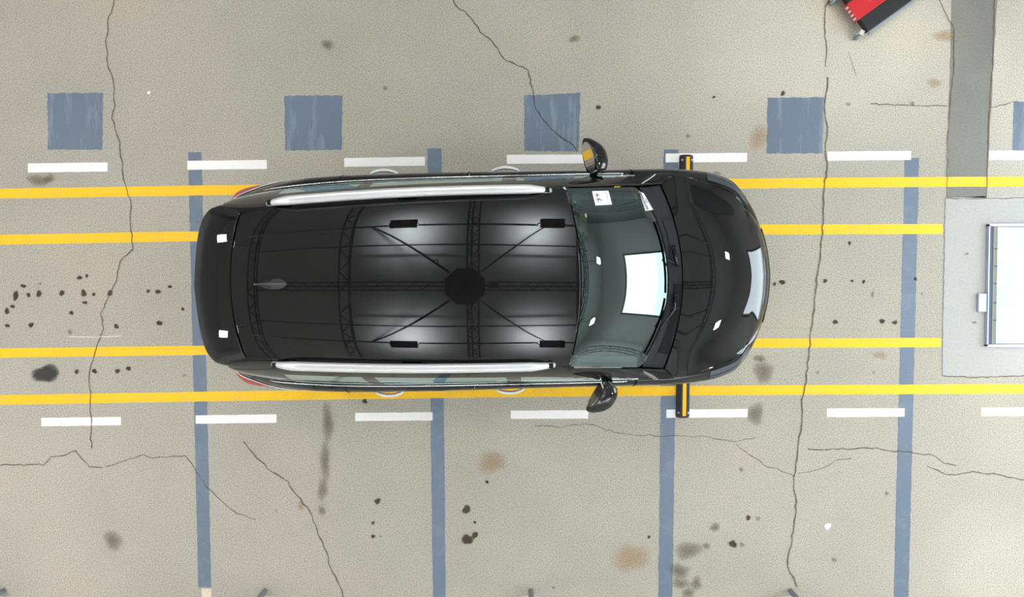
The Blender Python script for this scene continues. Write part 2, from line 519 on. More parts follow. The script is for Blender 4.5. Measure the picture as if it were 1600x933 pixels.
def fade_mesh(name, vs, fs, fade, mat, parent):
    o = mesh(name, vs, fs, mat, parent)
    at = o.data.attributes.new('fade', 'FLOAT', 'POINT')
    at.data.foreach_set('value', fade)
    return o
def stain(px, py, rx, ry, mat, z=.0034, ang=0.0):
    c = PX(px, py)
    k = 1/150.0
    n = 18
    vs, fd = [(c.x, c.y, z)], [1.0]
    ph = [random.uniform(0, 6.28) for _ in range(3)]
    for ring, f in ((.35, .85), (.7, .5), (1.0, 0.0)):
        for i in range(n):
            a = 2*math.pi*i/n
            r = ring*(1 + .12*math.sin(2*a+ph[0]) + .09*math.sin(3*a+ph[1]) + .06*math.sin(5*a+ph[2])) * 1.15
            x, y = rx*k*r*math.cos(a), ry*k*r*math.sin(a)
            vs.append((c.x + x*math.cos(ang)-y*math.sin(ang), c.y + x*math.sin(ang)+y*math.cos(ang), z)); fd.append(f)
    fs = [(0, 1+i, 1+(i+1) % n) for i in range(n)]
    for r in range(2):
        for i in range(n):
            i2 = (i+1) % n
            fs.append((1+r*n+i, 1+(r+1)*n+i, 1+(r+1)*n+i2, 1+r*n+i2))
    return fade_mesh('stain', vs, fs, fd, M[mat], floor)
_i, _b = 0, False
for a in ((72,584,21,15,'stain_dark'), (60,282,17,10,'stain_soft'), (78,279,9,8,'stain_soft'),
          (1193,582,18,17,'stain_soft'), (1180,647,15,17,'stain_soft'), (1186,560,9,6,'stain_soft'),
          (512,660,9,34,'stain_soft'), (508,720,9,30,'stain_soft'), (504,765,8,20,'stain_soft'), (503,798,7,8,'stain_soft'),
          (768,724,22,20,'stain_rust'), (590,783,5,5,'stain_oil'), (583,817,3,3,'stain_oil'), (583,838,4,3,'stain_oil'), (595,838,3,2,'stain_soft'),
          (729,796,7,7,'stain_oil'), (730,843,9,9,'stain_oil'), (742,836,5,6,'stain_oil'), (742,816,2.5,2.5,'stain_oil'), (761,753,3,3,'stain_oil'), (570,627,4.5,4,'stain_oil'),
          (1075,860,20,16,'stain_soft'), (1062,893,16,13,'stain_soft'), (1064,912,14,9,'stain_soft'), (1088,911,8,14,'stain_soft'), (1075,926,10,10,'stain_soft'),
          (1145,850,7,6,'stain_oil'), (1159,851,5,4,'stain_soft'), (1117,824,9,7,'stain_soft'), (1169,809,4,4,'stain_oil'), (1184,810,5,4,'stain_soft'), (1104,853,6,6,'stain_soft'), (1158,734,4,4,'stain_soft'), (1014,839,3,2.5,'stain_oil'), (865,918,3,3,'stain_soft'),
          (985,872,28,24,'stain_rust'),
          (1222,441,5,4,'stain_oil'), (1210,444,3,3,'stain_oil'), (1289,439,3.5,3.5,'stain_oil'), (1331,439,2.5,2.5,'stain_oil'), (1349,440,3,3,'stain_oil'), (1327,380,3,3,'stain_oil'), (1363,460,3,6,'stain_soft'), (1430,436,3,3,'stain_oil'), (1440,459,3,2.5,'stain_soft'),
          (1305,503,4,4,'stain_oil'), (1378,502,5,3.5,'stain_oil'), (1398,504,4,3.5,'stain_oil'), (1277,582,3,3,'stain_soft'), (1365,582,3,3,'stain_soft'), (1522,504,5,2.5,'stain_soft'), (1510,397,4,2.5,'stain_soft'),
          (125,434,4.5,3.5,'stain_oil'), (136,431,3,3,'stain_oil'), (25,461,5,6,'stain_oil'), (37,447,5,3,'stain_oil'), (45,461,3,4,'stain_oil'), (61,459,4,6,'stain_oil'), (63,443,3,2.5,'stain_soft'), (97,458,4,5,'stain_oil'), (131,458,4.5,6,'stain_oil'), (147,460,3,3,'stain_oil'), (172,458,4,5,'stain_oil'), (232,455,3,3,'stain_oil'), (247,456,4.5,4,'stain_oil'), (266,448,3.5,3,'stain_oil'),
          (24,467,3,3,'stain_oil'), (20,479,4,3,'stain_oil'), (11,486,4,5,'stain_oil'), (12,509,4,3,'stain_oil'), (49,508,5,4,'stain_oil'), (133,473,4,3,'stain_oil'), (112,489,4,3.5,'stain_oil'), (182,510,4,4,'stain_oil'), (249,505,5,4,'stain_oil'), (286,483,3,3,'stain_oil'), (110,519,4,6,'stain_soft'),
          (120,581,3,4,'stain_oil'), (148,580,4,4,'stain_oil'), (184,580,4,4,'stain_oil'), (201,576,4,4,'stain_oil'), (288,587,3,3,'stain_soft'),
          (177,845,16,17,'stain_soft'), (512,70,11,8,'stain_soft'), (602,138,5,4,'stain_soft'), (898,61,9,6,'stain_soft'), (935,168,4,4,'stain_oil'), (1075,213,4,4,'stain_soft'), (1120,271,7,4,'stain_soft'), (1108,273,5,4,'stain_soft'),
          (1475,56,18,11,'stain_rust'), (1460,130,14,8,'stain_rust'), (1223,146,4,4,'stain_oil'), (1115,152,2.5,2.5,'stain_oil'), (1325,163,5,3,'stain_soft'), (1425,162,4,4,'stain_soft'), (1375,555,12,7,'stain_rust'), (1185,215,16,22,'stain_rust'),
          (1385,771,4,3,'stain_soft'), (1303,875,6,4,'stain_soft'),
          (233,145,3.2,3.2,'stain_white'), (1293,822,6,6,'stain_white'), (483,823,6,6,'stain_pale'), (1152,778,5,5,'stain_pale'), (797,888,7,7,'stain_pale'), (432,798,3,3,'stain_rust'), (470,790,6,8,'stain_rust')):
    big = a[2] > 30
    if big and not _b: _b, _i = True, 0
    stain(*a, z=.0003+.00014*_i if big else .0032+.00001*_i)
    _i = (_i+1) if big else _i+1


def crack(pix, w=2.2, jag=2.0, mat='crack'):
    pts = []
    for (a, b) in zip(pix[:-1], pix[1:]):
        d = math.hypot(b[0]-a[0], b[1]-a[1]); n = max(2, int(d/7))
        for k in range(n):
            t = k/n
            j = jag if k else jag*.3
            pts.append((a[0]+(b[0]-a[0])*t+random.uniform(-j, j), a[1]+(b[1]-a[1])*t+random.uniform(-j, j)))
    pts.append(pix[-1])
    vs, fd, fs = [], [], []
    for i, p in enumerate(pts):
        q0, q1 = pts[max(i-1, 0)], pts[min(i+1, len(pts)-1)]
        tx, ty = q1[0]-q0[0], q1[1]-q0[1]
        l = math.hypot(tx, ty) or 1
        nx, ny = -ty/l, tx/l
        ww = .7*w*random.uniform(.6, 1.25)
        for s, f in ((-1, .0), (0, 1.25), (1, 0.0)):
            v = PX(p[0]+nx*ww*s, p[1]+ny*ww*s, .0042); vs.append(v); fd.append(f)
        if i:
            b = 3*(i-1)
            fs += [(b, b+1, b+4, b+3), (b+1, b+2, b+5, b+4)]
    o = fade_mesh('crack', vs, fs, fd, M[mat], floor)
    return fix_normals(o)
crack([(179,-20),(176,12),(168,35),(166,70),(168,100),(177,130),(180,165),(175,185),(187,222),(190,250),(193,280),(203,310),(207,390),(188,408),(182,440),(172,460),(157,490),(162,515),(150,545),(142,570),(139,590),(141,630),(143,700)], 1.9, 1.6)
crack([(706,-15),(712,8),(738,30),(750,50),(770,65),(785,90),(800,98),(825,110),(833,145),(838,172),(856,195),(875,213),(890,222),(900,234)], 2.0, 1.8)
crack([(1305,-20),(1290,10),(1289,50),(1292,80),(1290,105)], 2.0, 1.4); crack([(1293,120),(1291,145),(1288,165),(1293,200),(1290,240),(1293,262),(1288,290),(1287,340),(1283,390),(1277,430),(1272,470),(1270,500),(1264,545),(1260,590),(1252,625),(1253,650),(1248,690),(1246,710),(1240,745),(1240,765),(1245,785),(1240,830),(1230,885),(1240,902),(1245,917)], 2.6, 1.6)
crack([(0,727),(30,726),(68,727),(80,714),(98,712),(120,704)], 1.7, 1.4); crack([(118,706),(140,730),(160,731)], 1.5, 1.2)
crack([(165,729),(225,711),(240,716),(290,712),(303,730),(312,745),(325,763),(345,782),(370,803),(400,812)], 1.4, 1.2)
crack([(380,690),(400,715),(425,738),(450,752),(456,765),(470,780),(485,800),(497,835),(510,862),(517,888),(530,915),(540,940)], 2.0, 1.6)
crack([(835,665),(870,668),(920,663),(960,676),(1000,680),(1100,682),(1150,690),(1180,684)], 1.0, 1.6); crack([(1150,694),(1200,730),(1215,732),(1242,745)], 1.2, 1.2)
crack([(1246,740),(1265,738),(1290,730),(1305,720),(1330,716)], 1.1, 1.2); crack([(1262,702),(1310,702),(1370,700),(1390,705),(1420,706),(1460,712),(1475,724),(1495,728)], 1.7, 1.3)
crack([(1448,728),(1478,742),(1500,741),(1520,737),(1560,742),(1600,750),(1640,752)], 1.7, 1.2)
crack([(1360,162),(1420,165),(1480,166)], 1.3, 1.2); crack([(1548,168),(1570,164),(1590,158)], 1.3, 1.0)
crack([(1463,-10),(1480,25),(1491,45),(1490,110),(1484,170),(1480,230),(1480,309)], 1.7, 1.0)
crack([(1554,-10),(1552,80),(1546,170),(1541,309)], 1.7, .8); crack([(1473,587),(1520,590),(1600,587)], 1.3, 1.0); crack([(1477,309),(1475,420),(1472,587)], 1.0, .8); crack([(1478,310),(1530,311),(1600,309)], 1.2, .8)
crack([(1325,82),(1335,110),(1338,118)], 1.0, .8)
crack([(105,526),(150,527),(190,525)], .9, .3, 'stain_white'); crack([(1190,512),(1300,514),(1400,516),(1470,517)], .7, .3, 'stain_pale')

# ------------------------------------------------------------------ rubber wheel stop under the front of the car
ws_a, ws_b = PX(1072, 243), PX(1066, 652)
mid = (ws_a + ws_b) / 2
rz = math.atan2(ws_a.y - ws_b.y, ws_a.x - ws_b.x) - math.pi/2
Ls = (ws_a - ws_b).length
stop = tag(empty('wheel_stop', (mid.x, mid.y, .0035), rz), 'black rubber speed bump with yellow centre stripe under the bonnet', 'speed bump')
prof = [(-.072, 0), (-.068, .012), (-.030, .042), (.030, .042), (.068, .012), (.072, 0)]
vs, fs = [], []
ys = [-Ls/2, -Ls/2+.02, Ls/2-.02, Ls/2]
for k, y in enumerate(ys):
    sc = .72 if k in (0, 3) else 1.0
    for (x, z) in prof: vs.append((x*(.93 if sc < 1 else 1), y, z*sc))
for k in range(3):
    for i in range(5): fs.append((k*6+i, k*6+i+1, (k+1)*6+i+1, (k+1)*6+i))
    fs.append((k*6+5, k*6, (k+1)*6, (k+1)*6+5))
fs += [(0, 1, 2, 3, 4, 5), (23, 22, 21, 20, 19, 18)]
fix_normals(mesh('bump_body', vs, fs, M['bump_rubber'], stop))
MB().box((.004, 0, .0435), (.037, Ls-.05, .003)).build('yellow_stripe', M['bump_yellow'], stop)
for x in (-.058, .05):
    for i in range(2):
        MB().box((x + (.022 if x < 0 else -.018)*i*0 + (.012*i if x < 0 else -.010*i), 0, .024 + .010*i), (.004, Ls-.08, .004)).build('groove_rib', M['rubber'], stop)
for sx in (-.047, .047):
    for sy in (-1, 1):
        vs, fs = lathe([(0, .034), (.010, .034), (.012, .030), (.012, .018)], 10, 'z')
        b = mesh('bolt', vs, fs, M['bolt'], stop, True); b.location = (sx, sy*(Ls/2-.055), 0)

# ------------------------------------------------------------------ lit panel let into the slab
pa, pb = PX(1541, 354), PX(1538, 538)
pl, ph_ = pa.x, None
cy, hy = (pa.y+pb.y)/2, (pa.y-pb.y)/2
panel = tag(empty('light_box', (pl, cy, .0012)), 'low glass-topped light box with pale metal frame at right edge', 'light box')
LX = 1.0
fr = MB()
fr.box((.006, 0, .015), (.012, 2*hy+.03, .03)); fr.box((LX-.006, 0, .015), (.012, 2*hy+.03, .03))
fr.box((LX/2, hy+.012, .015), (LX, .024, .03)); fr.box((LX/2, -hy-.012, .015), (LX, .024, .03))
fr.build('metal_frame', M['frame_metal'], panel)
MB().box((.036, 0, .009), (.036, 2*hy-.01, .018)).build('dark_edge', M['frame_dark'], panel)
MB().box((.076, 0, .010), (.040, 2*hy-.01, .020)).build('olive_gasket', M['frame_olive'], panel)
MB().box(((LX+.096)/2-.006, 0, .012), (LX-.11, 2*hy-.02, .024)).build('lit_glass', M['panel'], panel)
for yy in (-.36, -.18, 0.02, .2, .38):
    MB().box((.09, yy, .0215), (.045, .012, .004)).build('spacer', M['frame_dark'], panel)
la = PX(1532, 473)
lt = MB().box((la.x-pl, la.y-cy, .012), (.085, .19, .024)).build('junction_box', M['frame_metal'], panel); bevel(lt, .004)

# ------------------------------------------------------------------ low red and black creeper at the top edge
ca = PX(1357, 49, .14)
th = math.atan2(49, 68)
dolly = tag(empty('rolling_creeper', (ca.x, ca.y, 0), math.atan2(PX(1425, 0, .14).y-ca.y, PX(1425, 0, .14).x-ca.x)), 'low red and black rolling creeper on grey casters at top edge', 'creeper')
LD = 1.05
# local frame: x along the length, y to the left (away from the near long edge)
b = MB().box((LD/2, .075, .115), (LD, .15, .05)).build('pad', M['cart_black'], dolly); bevel(b, .008)
b = MB().box((LD/2, .425, .115), (LD, .15, .05)).build('pad', M['cart_black'], dolly); bevel(b, .008)
b = MB().box((LD/2-.02, .25, .115), (LD+.0, .20, .055)).build('red_tray', M['cart_red'], dolly); bevel(b, .006)
g = MB().tube([(.18+.26*k/10, .25, .146) for k in range(11)], [.004]+[.016]*9+[.004], 8).build('grip', M['plate'], dolly, True)
for k in range(4):
    MB().box((-.0215, .18+.045*k, .117), (.003, .022, .035)).build('end_label', M['plate'], dolly)
b = MB().box((LD/2, -.015, .07), (LD-.1, .03, .03)).build('side_rail', M['post'], dolly); bevel(b, .004)
for (x, y) in ((-.03, .03), (-.03, .47), (LD-.05, .03), (LD-.05, .47)):
    w = MB(); vs, fs = lathe([(.0, -.014), (.040, -.014), (.045, -.008), (.045, .008), (.040, .014), (0, .014)], 20, 'y'); w.add(vs, fs)
    c = w.build('caster', M['caster'], dolly, True); c.location = (x, y, .045); c.rotation_euler = (0, 0, .5)
    f = MB().box((0, .02, .03), (.03, .004, .07)).box((0, -.02, .03), (.03, .004, .07)).box((0, 0, .062), (.05, .045, .006)).build('caster_fork', M['plate'], c)

# ------------------------------------------------------------------ truss frames, lights and camera rig overhead
def zigzag(mb, a, b, off, n, r=.011):
    a, b, off = Vector(a), Vector(b), Vector(off)
    pts = [a.lerp(b, k/n) + (off if k % 2 else Vector((0, 0, 0))) for k in range(n+1)]
    for p, q in zip(pts[:-1], pts[1:]): mb.tube([p, q], r, 5, False)
ZT = 5.35
YT = (-3.62, 3.85)
frames = [(-5.35, 'truss frame nearest the wall behind the car'), (-2.60, 'truss frame over the tail of the car'), (.20, 'truss frame over the middle of the car'),
          (2.93, 'truss frame over the nose of the car'), (5.7, 'truss frame nearest the open doorway')]
for X, lab in frames:
    f = tag(empty('truss_frame', (X, 0, 0)), 'dark metal ' + lab, 'truss', 'truss frames spanning the bay')
    h = .26
    for (dx, dz) in ((-.13, 0), (.13, 0), (0, h)):
        MB().tube([(dx, YT[0], ZT+dz), (dx, YT[1], ZT+dz)], .024, 8).build('chord', M['truss'], f, True)
    w = MB()
    zigzag(w, (-.13, YT[0], ZT), (-.13, YT[1], ZT), (.26, 0, 0), 26)
    zigzag(w, (-.13, YT[0], ZT), (-.13, YT[1], ZT), (.13, 0, h), 26)
    zigzag(w, (.13, YT[0], ZT), (.13, YT[1], ZT), (-.13, 0, h), 26)
    w.build('web_bracing', M['truss'], f)
    for s, yb in ((-1, YT[0]), (1, YT[1])):
        c = MB()
        yf = PX(830, 918).y-.035 if s < 0 else 3.60
        MB().tube([(0, yf, .012), (0, yf, ZT)], .030, 10).build('post', M['post'], f, True)
        for dx in (-.16, .16):
            MB().tube([(dx, yf+s*.30, .012), (dx, yf+s*.30, ZT)], .026, 8).build('post', M['post'], f, True)
        w = MB()
        zigzag(w, (0, yf, .25), (0, yf, ZT), (-.16, s*.30, 0), 22, .009)
        zigzag(w, (0, yf, .25), (0, yf, ZT), (.16, s*.30, 0), 22, .009)
        w.build('post_bracing', M['truss'], f)
        MB().box((0, yf+s*.20, .006), (.20, .28, .012)).build('base_plate', M['plate'], f)
        for dx in (-.07, .07):
            vs, fs = lathe([(0, .022), (.012, .022), (.012, 0)], 8, 'z')
            b = mesh('anchor_bolt', vs, fs, M['rig'], f); b.location = (dx, yf+s*.10, .012)

# ridge truss and the two lamp bars
r = tag(empty('ridge_truss', (0, 0, ZT+.31)), 'dark ridge truss running along above the camera', 'truss')
for (dy, dz) in ((-.11, 0), (.11, 0), (0, .2)):
    MB().tube([(-5.5, dy, dz), (5.9, dy, dz)], .020, 8).build('chord', M['truss'], r, True)
w = MB(); zigzag(w, (-5.5, -.11, 0), (5.9, -.11, 0), (0, .22, 0), 60, .009); w.build('web_bracing', M['truss'], r)
for s, nm in ((1, 'upper'), (-1, 'lower')):
    bar = tag(empty('lamp_bar', (0, s*1.62, 5.16)), f'long thin lamp bar along the {nm} side of the roof', 'bar')
    MB().tube([(-5.4, 0, 0), (5.8, 0, 0)], .032, 8).build('bar_tube', M['truss'], bar, True)
    c = MB(); c.tube([(-5.4 + .2*k,   .0, .044+.008*math.sin(k*2.1)) for k in range(57)], .008, 5); c.build('cable', M['rig'], bar)
    for X, lab in frames:
        MB().tube([(X, 0, 0), (X, 0, ZT-5.16-.026)], .010, 6).build('hanger', M['truss'], bar)
    p = tag(empty('purlin', (0, s*1.12, ZT+.31)), f'slim purlin tube under the {nm} half of the ceiling', 'purlin')
    MB().tube([(-5.4, 0, 0), (5.8, 0, 0)], .022, 8).build('purlin_tube', M['truss'], p, True)
k = 0
ords = ['tail', 'nose']
for s, nm in ((1, 'upper'), (-1, 'lower')):
    for i, X in enumerate((-1.32, 1.92)):
        u = tag(empty('uplight', (X, s*1.62, 4.97)), f'black box uplight nearer the {ords[i]} on the {nm} lamp bar', 'lamp', 'uplights on the lamp bars')
        b = MB().box((0, 0, 0), (.56, .28, .10)).build('housing', M['rig'], u); bevel(b, .01)
        MB().box((0, 0, .052), (.50, .22, .006)).build('lamp_face', M['up_face'], u)
        MB().box((-.3, 0, .06), (.012, .04, .16)).box((.3, 0, .06), (.012, .04, .16)).box((0, 0, .14), (.61, .03, .012)).build('bracket', M['truss'], u)
        L = bpy.data.lights.new('uplight_lamp', 'AREA'); L.shape = 'RECTANGLE'; L.size, L.size_y = .50, .22
        L.energy = UPLIGHT_W; L.spread = math.radians(118); L.color = (.90, .96, 1)
        lo = bpy.data.objects.new('uplight_lamp', L); COL.objects.link(lo); lo.parent = u
        lo.location = (0, 0, .062); lo.rotation_euler = (math.pi, 0, 0)

# strip lights added along both long sides to brighten floor and walls
for s, nm in ((1, 'mid grey'), (-1, 'white')):
    for X, e in ((-4.0, 'tail'), (.2, 'middle'), (4.4, 'nose')):
        u = tag(empty('added_strip_light', (X, 4.17 if s > 0 else -3.80, 5.62)), f'added long strip light by the {nm} wall level with the {e} of the car', 'lamp', 'added strip lights along the walls')
        b = MB().box((0, 0, .03), (3.4, .18, .06)).build('housing', M['plate'], u); bevel(b, .008)
        MB().box((0, 0, -.004), (3.3, .14, .008)).build('diffuser', M['added_strip_face' if s > 0 else 'added_wash_face'], u)
        if s < 0: u.rotation_euler = (math.radians(-48), 0, 0)      # the white wall is washed with light
        for dx in (-1.3, 1.3): MB().tube([(dx, 0, .06), (dx, 0 if s > 0 else -.25, ZC-5.62 if s > 0 else .25)], .006, 5).build('hanger', M['truss'], u)
# flood lamps at both ends
for (x, y, lab) in ((-6.3, 1.5, 'white flood lamp behind the car, upper side'), (-6.3, -1.5, 'white flood lamp behind the car, lower side'),
                    (6.9, 1.3, 'white flood lamp ahead of the car, upper side'), (6.9, -2.1, 'white flood lamp ahead of the car, lower side')):
    d = Vector((x*.72, y*1.25, 0)) - Vector((x, y, 5.1))
    u = tag(empty('flood_lamp', (x, y, 5.05)), lab, 'lamp', 'flood lamps at the bay ends')
    q = d.to_track_quat('-Z', 'Y')
    h = MB().box((0, 0, 0), (.42, .34, .08)).build('housing', M['rig'], u); h.rotation_mode = 'QUATERNION'; h.rotation_quaternion = q; bevel(h, .01)
    MB().box((0, 0, -.043), (.36, .28, .006)).build('lamp_face', M['lamp_face'], h)
    MB().tube([(0, 0, .04), (0, 0, ZC-5.05)], .015, 6).build('yoke', M['truss'], u)

# camera rig: octagonal plate right above the camera
rig = tag(empty('camera_rig', (0, 0, CAM_H)), 'black octagonal camera plate held by four diagonal struts', 'camera rig')
oc = [(.46*math.cos(math.pi/8+k*math.pi/4), .46*math.sin(math.pi/8+k*math.pi/4)) for k in range(8)]
MB().prism(oc, .045, .06).build('octagon_plate', M['rig'], rig)
vs, fs = lathe([(.0, .13), (.06, .13), (.06, .02), (.034, .02), (.030, .045), (0, .045)], 24, 'z')
mesh('lens_housing', vs, fs, M['rubber'], rig, True)
for sx in (-1, 1):
    for sy in (-1, 1):
        a = Vector((sx*.33, sy*.33, .07)); e = Vector((sx*2.35, sy*1.95, 1.0))
        MB().tube([a, e], .026 if sx < 0 else .017, 8).build('strut', M['rig'], rig, True)
vs, fs = [], []
m = MB(); c = Vector((-.62, .60, .20))
m.tube([c + Vector((.05*math.cos(t), .05*math.sin(t), 0)) for t in np.linspace(0, 6.28, 17)], .010, 6, False); m.build('clamp_ring', M['rig'], rig, True)
b = MB().box((.62, .03, .05), (.16, .14, .09)).build('junction_box', M['rig'], rig); bevel(b, .008)
MB().tube([(.54, .03, .055), (.40, .03, .055)], .015, 8).build('cable_gland', M['rig'], rig, True)

# ================================================================== THE CAR (x forward, y to its left)
YAW = math.radians(1.3)
car = tag(empty('car', (0.0, .08, 0), YAW), 'black estate car with silver roof rails parked over yellow lane lines', 'car')
cy_, sy_ = math.cos(YAW), math.sin(YAW)
def car_px(p):
    return proj((p[0]*cy_ - p[1]*sy_, 0.08 + p[0]*sy_ + p[1]*cy_, p[2]))

zc = spline([-2.29, -1.95, -1.5, -1.0, -.5, 0.0, .30, .50, .62], [1.588, 1.650, 1.703, 1.722, 1.706, 1.652, 1.602, 1.562, 1.535])
wr_ = pchip([-2.3, -1.975, -1.5, -.8, -.2, .2, .45, .6], [.50, .525, .545, .575, .602, .625, .650, .66])
def Zroof(x, y):
    t = np.abs(y) / wr_(x)
    return zc(x) - .036*t**2 - .012*t**6

# roof panel
nu, nv = 70, 45
v = np.linspace(-1, 1, nv); u = np.linspace(0, 1, nu)
U, V = np.meshgrid(u, v, indexing='ij')
xr, xf = -1.972 + .075*V**2, .492 - .09*V**2
Xr = xr + (xf-xr)*U
Yr = V*(wr_(Xr)-.006)
grid('roof_panel', np.dstack([Xr, Yr, Zroof(Xr, Yr)]), M['paint'], car, skirt=.02)

# spoiler / top of the tailgate
sp_x = pchip([0, .45, .75, .9, .97, 1], [-2.275, -2.252, -2.222, -2.185, -2.14, -2.05])
nu = 26
u = np.linspace(0, 1, nu); v = np.sign(np.linspace(-1, 1, 49))*(1-(1-np.abs(np.linspace(-1, 1, 49)))**1.25)
U, V = np.meshgrid(u, v, indexing='ij')
xa, xb = sp_x(np.abs(V)), -1.978 + .075*np.minimum(np.abs(V), 1)**2
Xs = xa + (xb-xa)*U
Ys = V*(.585 - .03*U)
Zs = zc(Xs) - .030*V**2 - .05*V**8 - .010*(1-U)**6*1.0
grid('spoiler', np.dstack([Xs, Ys, Zs]), M['paint'], car, skirt=.035)
# underside / rear window below it
zz = np.linspace(0, 1, 10); vv = np.linspace(-1, 1, 17)
A, B = np.meshgrid(zz, vv, indexing='ij')
grid('rear_window', np.dstack([-2.12 - .20*A + .04*B**2, B*(.54+.08*A), 1.565-.03*B**2-.47*A]), M['window'], car, flip=True)

# --- body outline rows: P widest line, T top line (bonnet edge, belt line, tailgate)
PT = np.array([
 [2.310, 0, .66, 2.297, 0, .715], [2.298, .15, .66, 2.284, .15, .717], [2.268, .32, .665, 2.245, .30, .727], [2.205, .50, .68, 2.190, .43, .750],
 [2.125, .65, .70, 2.115, .535, .785], [2.035, .765, .72, 2.030, .605, .823], [1.93, .845, .75, 1.930, .698, .873], [1.78, .893, .79, 1.780, .752, .920],
 [1.62, .914, .83, 1.62, .795, .955], [1.37, .925, .86, 1.37, .846, .995], [1.1, .922, .87, 1.1, .853, 1.03], [.6, .920, .88, .6, .851, 1.05],
 [0, .922, .89, 0, .848, 1.06], [-.6, .925, .90, -.6, .845, 1.07], [-1.2, .922, .90, -1.2, .832, 1.085], [-1.6, .905, .91, -1.6, .808, 1.10],
 [-1.9, .886, .90, -1.9, .778, 1.11], [-2.2, .855, .88, -2.14, .728, 1.10], [-2.36, .80, .86, -2.27, .655, 1.09], [-2.43, .64, .86, -2.33, .55, 1.085],
 [-2.45, .3, .88, -2.36, .28, 1.085], [-2.46, 0, .88, -2.37, 0, 1.085]])
tk = np.arange(len(PT))
fP = [spline(tk, PT[:, k]) for k in range(6)]
def shell(t, rows=22):
    """points from the top line over the widest line down to the sill, at outline position t"""
    Px, Py, Pz, Tx, Ty, Tz = [float(f(t)) for f in fP]
    n = np.array([Px-Tx, Py-Ty]); 
    dx = float(fP[0](t+.01)-fP[0](t-.01)); dy = float(fP[1](t+.01)-fP[1](t-.01))
    nn = np.array([-dy, dx]); nn = nn/np.linalg.norm(nn)
    if nn @ np.array([Px, Py]) < 0: nn = -nn
    out = []
    for a in np.linspace(0, 1, 9):          # rounded shoulder
        e = math.sin(a*math.pi/2); h = 1-(1-math.cos(a*math.pi/2))
        k = min(1.0, max(0.0, (t-15.2)/1.6))*.9
        e, h = e+(a-e)*k, h+(1-a-h)*k
        out.append((Tx+(Px-Tx)*e, Ty+(Py-Ty)*e, Pz+(Tz-Pz)*h))
    front = max(0.0, 1-t/7.0); rear = max(0.0, (t-17)/4.0)
    low = .30
    for a in np.linspace(0, 1, rows-9+1)[1:]:
        z = Pz + (low-Pz)*a
        off = -.010*math.sin(a*math.pi) - .05*max(0, a-.72)/.28 + (front+rear)*.03*math.sin(a*math.pi*.9)
        out.append((Px+nn[0]*off, Py+nn[1]*off, z))
    return out
WX = (1.40, -1.36)
def shell_part(name, t0, t1, side, mat, rowrange=None, n=None, off=0.0, arch=True):
    n = n or max(4, int((t1-t0)*7)+1)
    G = np.array([shell(t) for t in np.linspace(t0, t1, n)])
    if rowrange: G = G[:, rowrange[0]:rowrange[1]+1]
    if off:
        gu = np.gradient(G, axis=0); gv = np.gradient(G, axis=1)
        N = np.cross(gu, gv); N /= np.linalg.norm(N, axis=2, keepdims=True)+1e-9
        c = np.array([0, 0, .7]); sg = np.sign(((G-c)*N).sum(2, keepdims=True)); G = G + N*sg*off
    G[:, :, 1] *= side
    def mask(i, j):
        c = G[i:i+2, j:j+2].mean((0, 1))
        return not (arch and any((c[0]-w)**2 + (c[2]-.35)**2 < .405**2 for w in WX) and abs(c[1]) > .6)
    return grid(name, G, mat, car, mask=mask, flip=side > 0)
for s in (1, -1):
    shell_part('front_fender', 4.0, 10.2, s, M['paint'], n=60)
    shell_part('front_door', 10.24, 12.55, s, M['paint'])
    shell_part('rear_door', 12.59, 14.4, s, M['paint'])
    shell_part('rear_quarter_panel', 14.44, 18.0, s, M['paint'], n=44)
    shell_part('rear_corner', 18.0, 19.4, s, M['paint'])
    # dark seams
    for t, r1 in ((10.22, 21), (12.57, 21), (14.42, 21)):
        MB().tube([(p[0], p[1]*s, p[2]) for p in shell(t)][1:17], .004, 5).build('door_seam', M['rubber'], car)
def across(name, t, mat, rows, n=9, off=0.0):
    """panel wrapped over the car's centre line from outline position t to -t"""
    ts = np.linspace(0, t, n) if t < 10 else np.linspace(21, t, n)
    G = np.array([shell(x) for x in ts])[:, rows[0]:rows[1]+1]
    L_ = G.copy(); L_[:, :, 1] *= -1
    G = np.concatenate([L_[::-1], G[1:]], 0)
    if off:
        G[:, :, 0] += off*np.sign(G[:, :, 0].mean())
    return grid(name, G, mat, car, flip=t < 10 and True or False)
across('front_bumper', 4.0, M['paint'], (9, 21), 26)
gr = across('grille', 4.0, M['gloss_black'], (0, 9), 26)
across('tailgate', 19.4, M['paint'], (0, 13), 14)
across('rear_bumper', 19.4, M['black_plastic'], (13, 21), 14)
for kk in range(3):
    pts = [shell(t)[3+2*kk] for t in np.linspace(0, 2.6, 12)]
    full = [(p[0]+.006, -p[1], p[2]) for p in reversed(pts)] + [(p[0]+.006, p[1], p[2]) for p in pts[1:]]
    MB().tube(full, .005, 6).build('grille_bar', M['gloss_black'], gr, True)
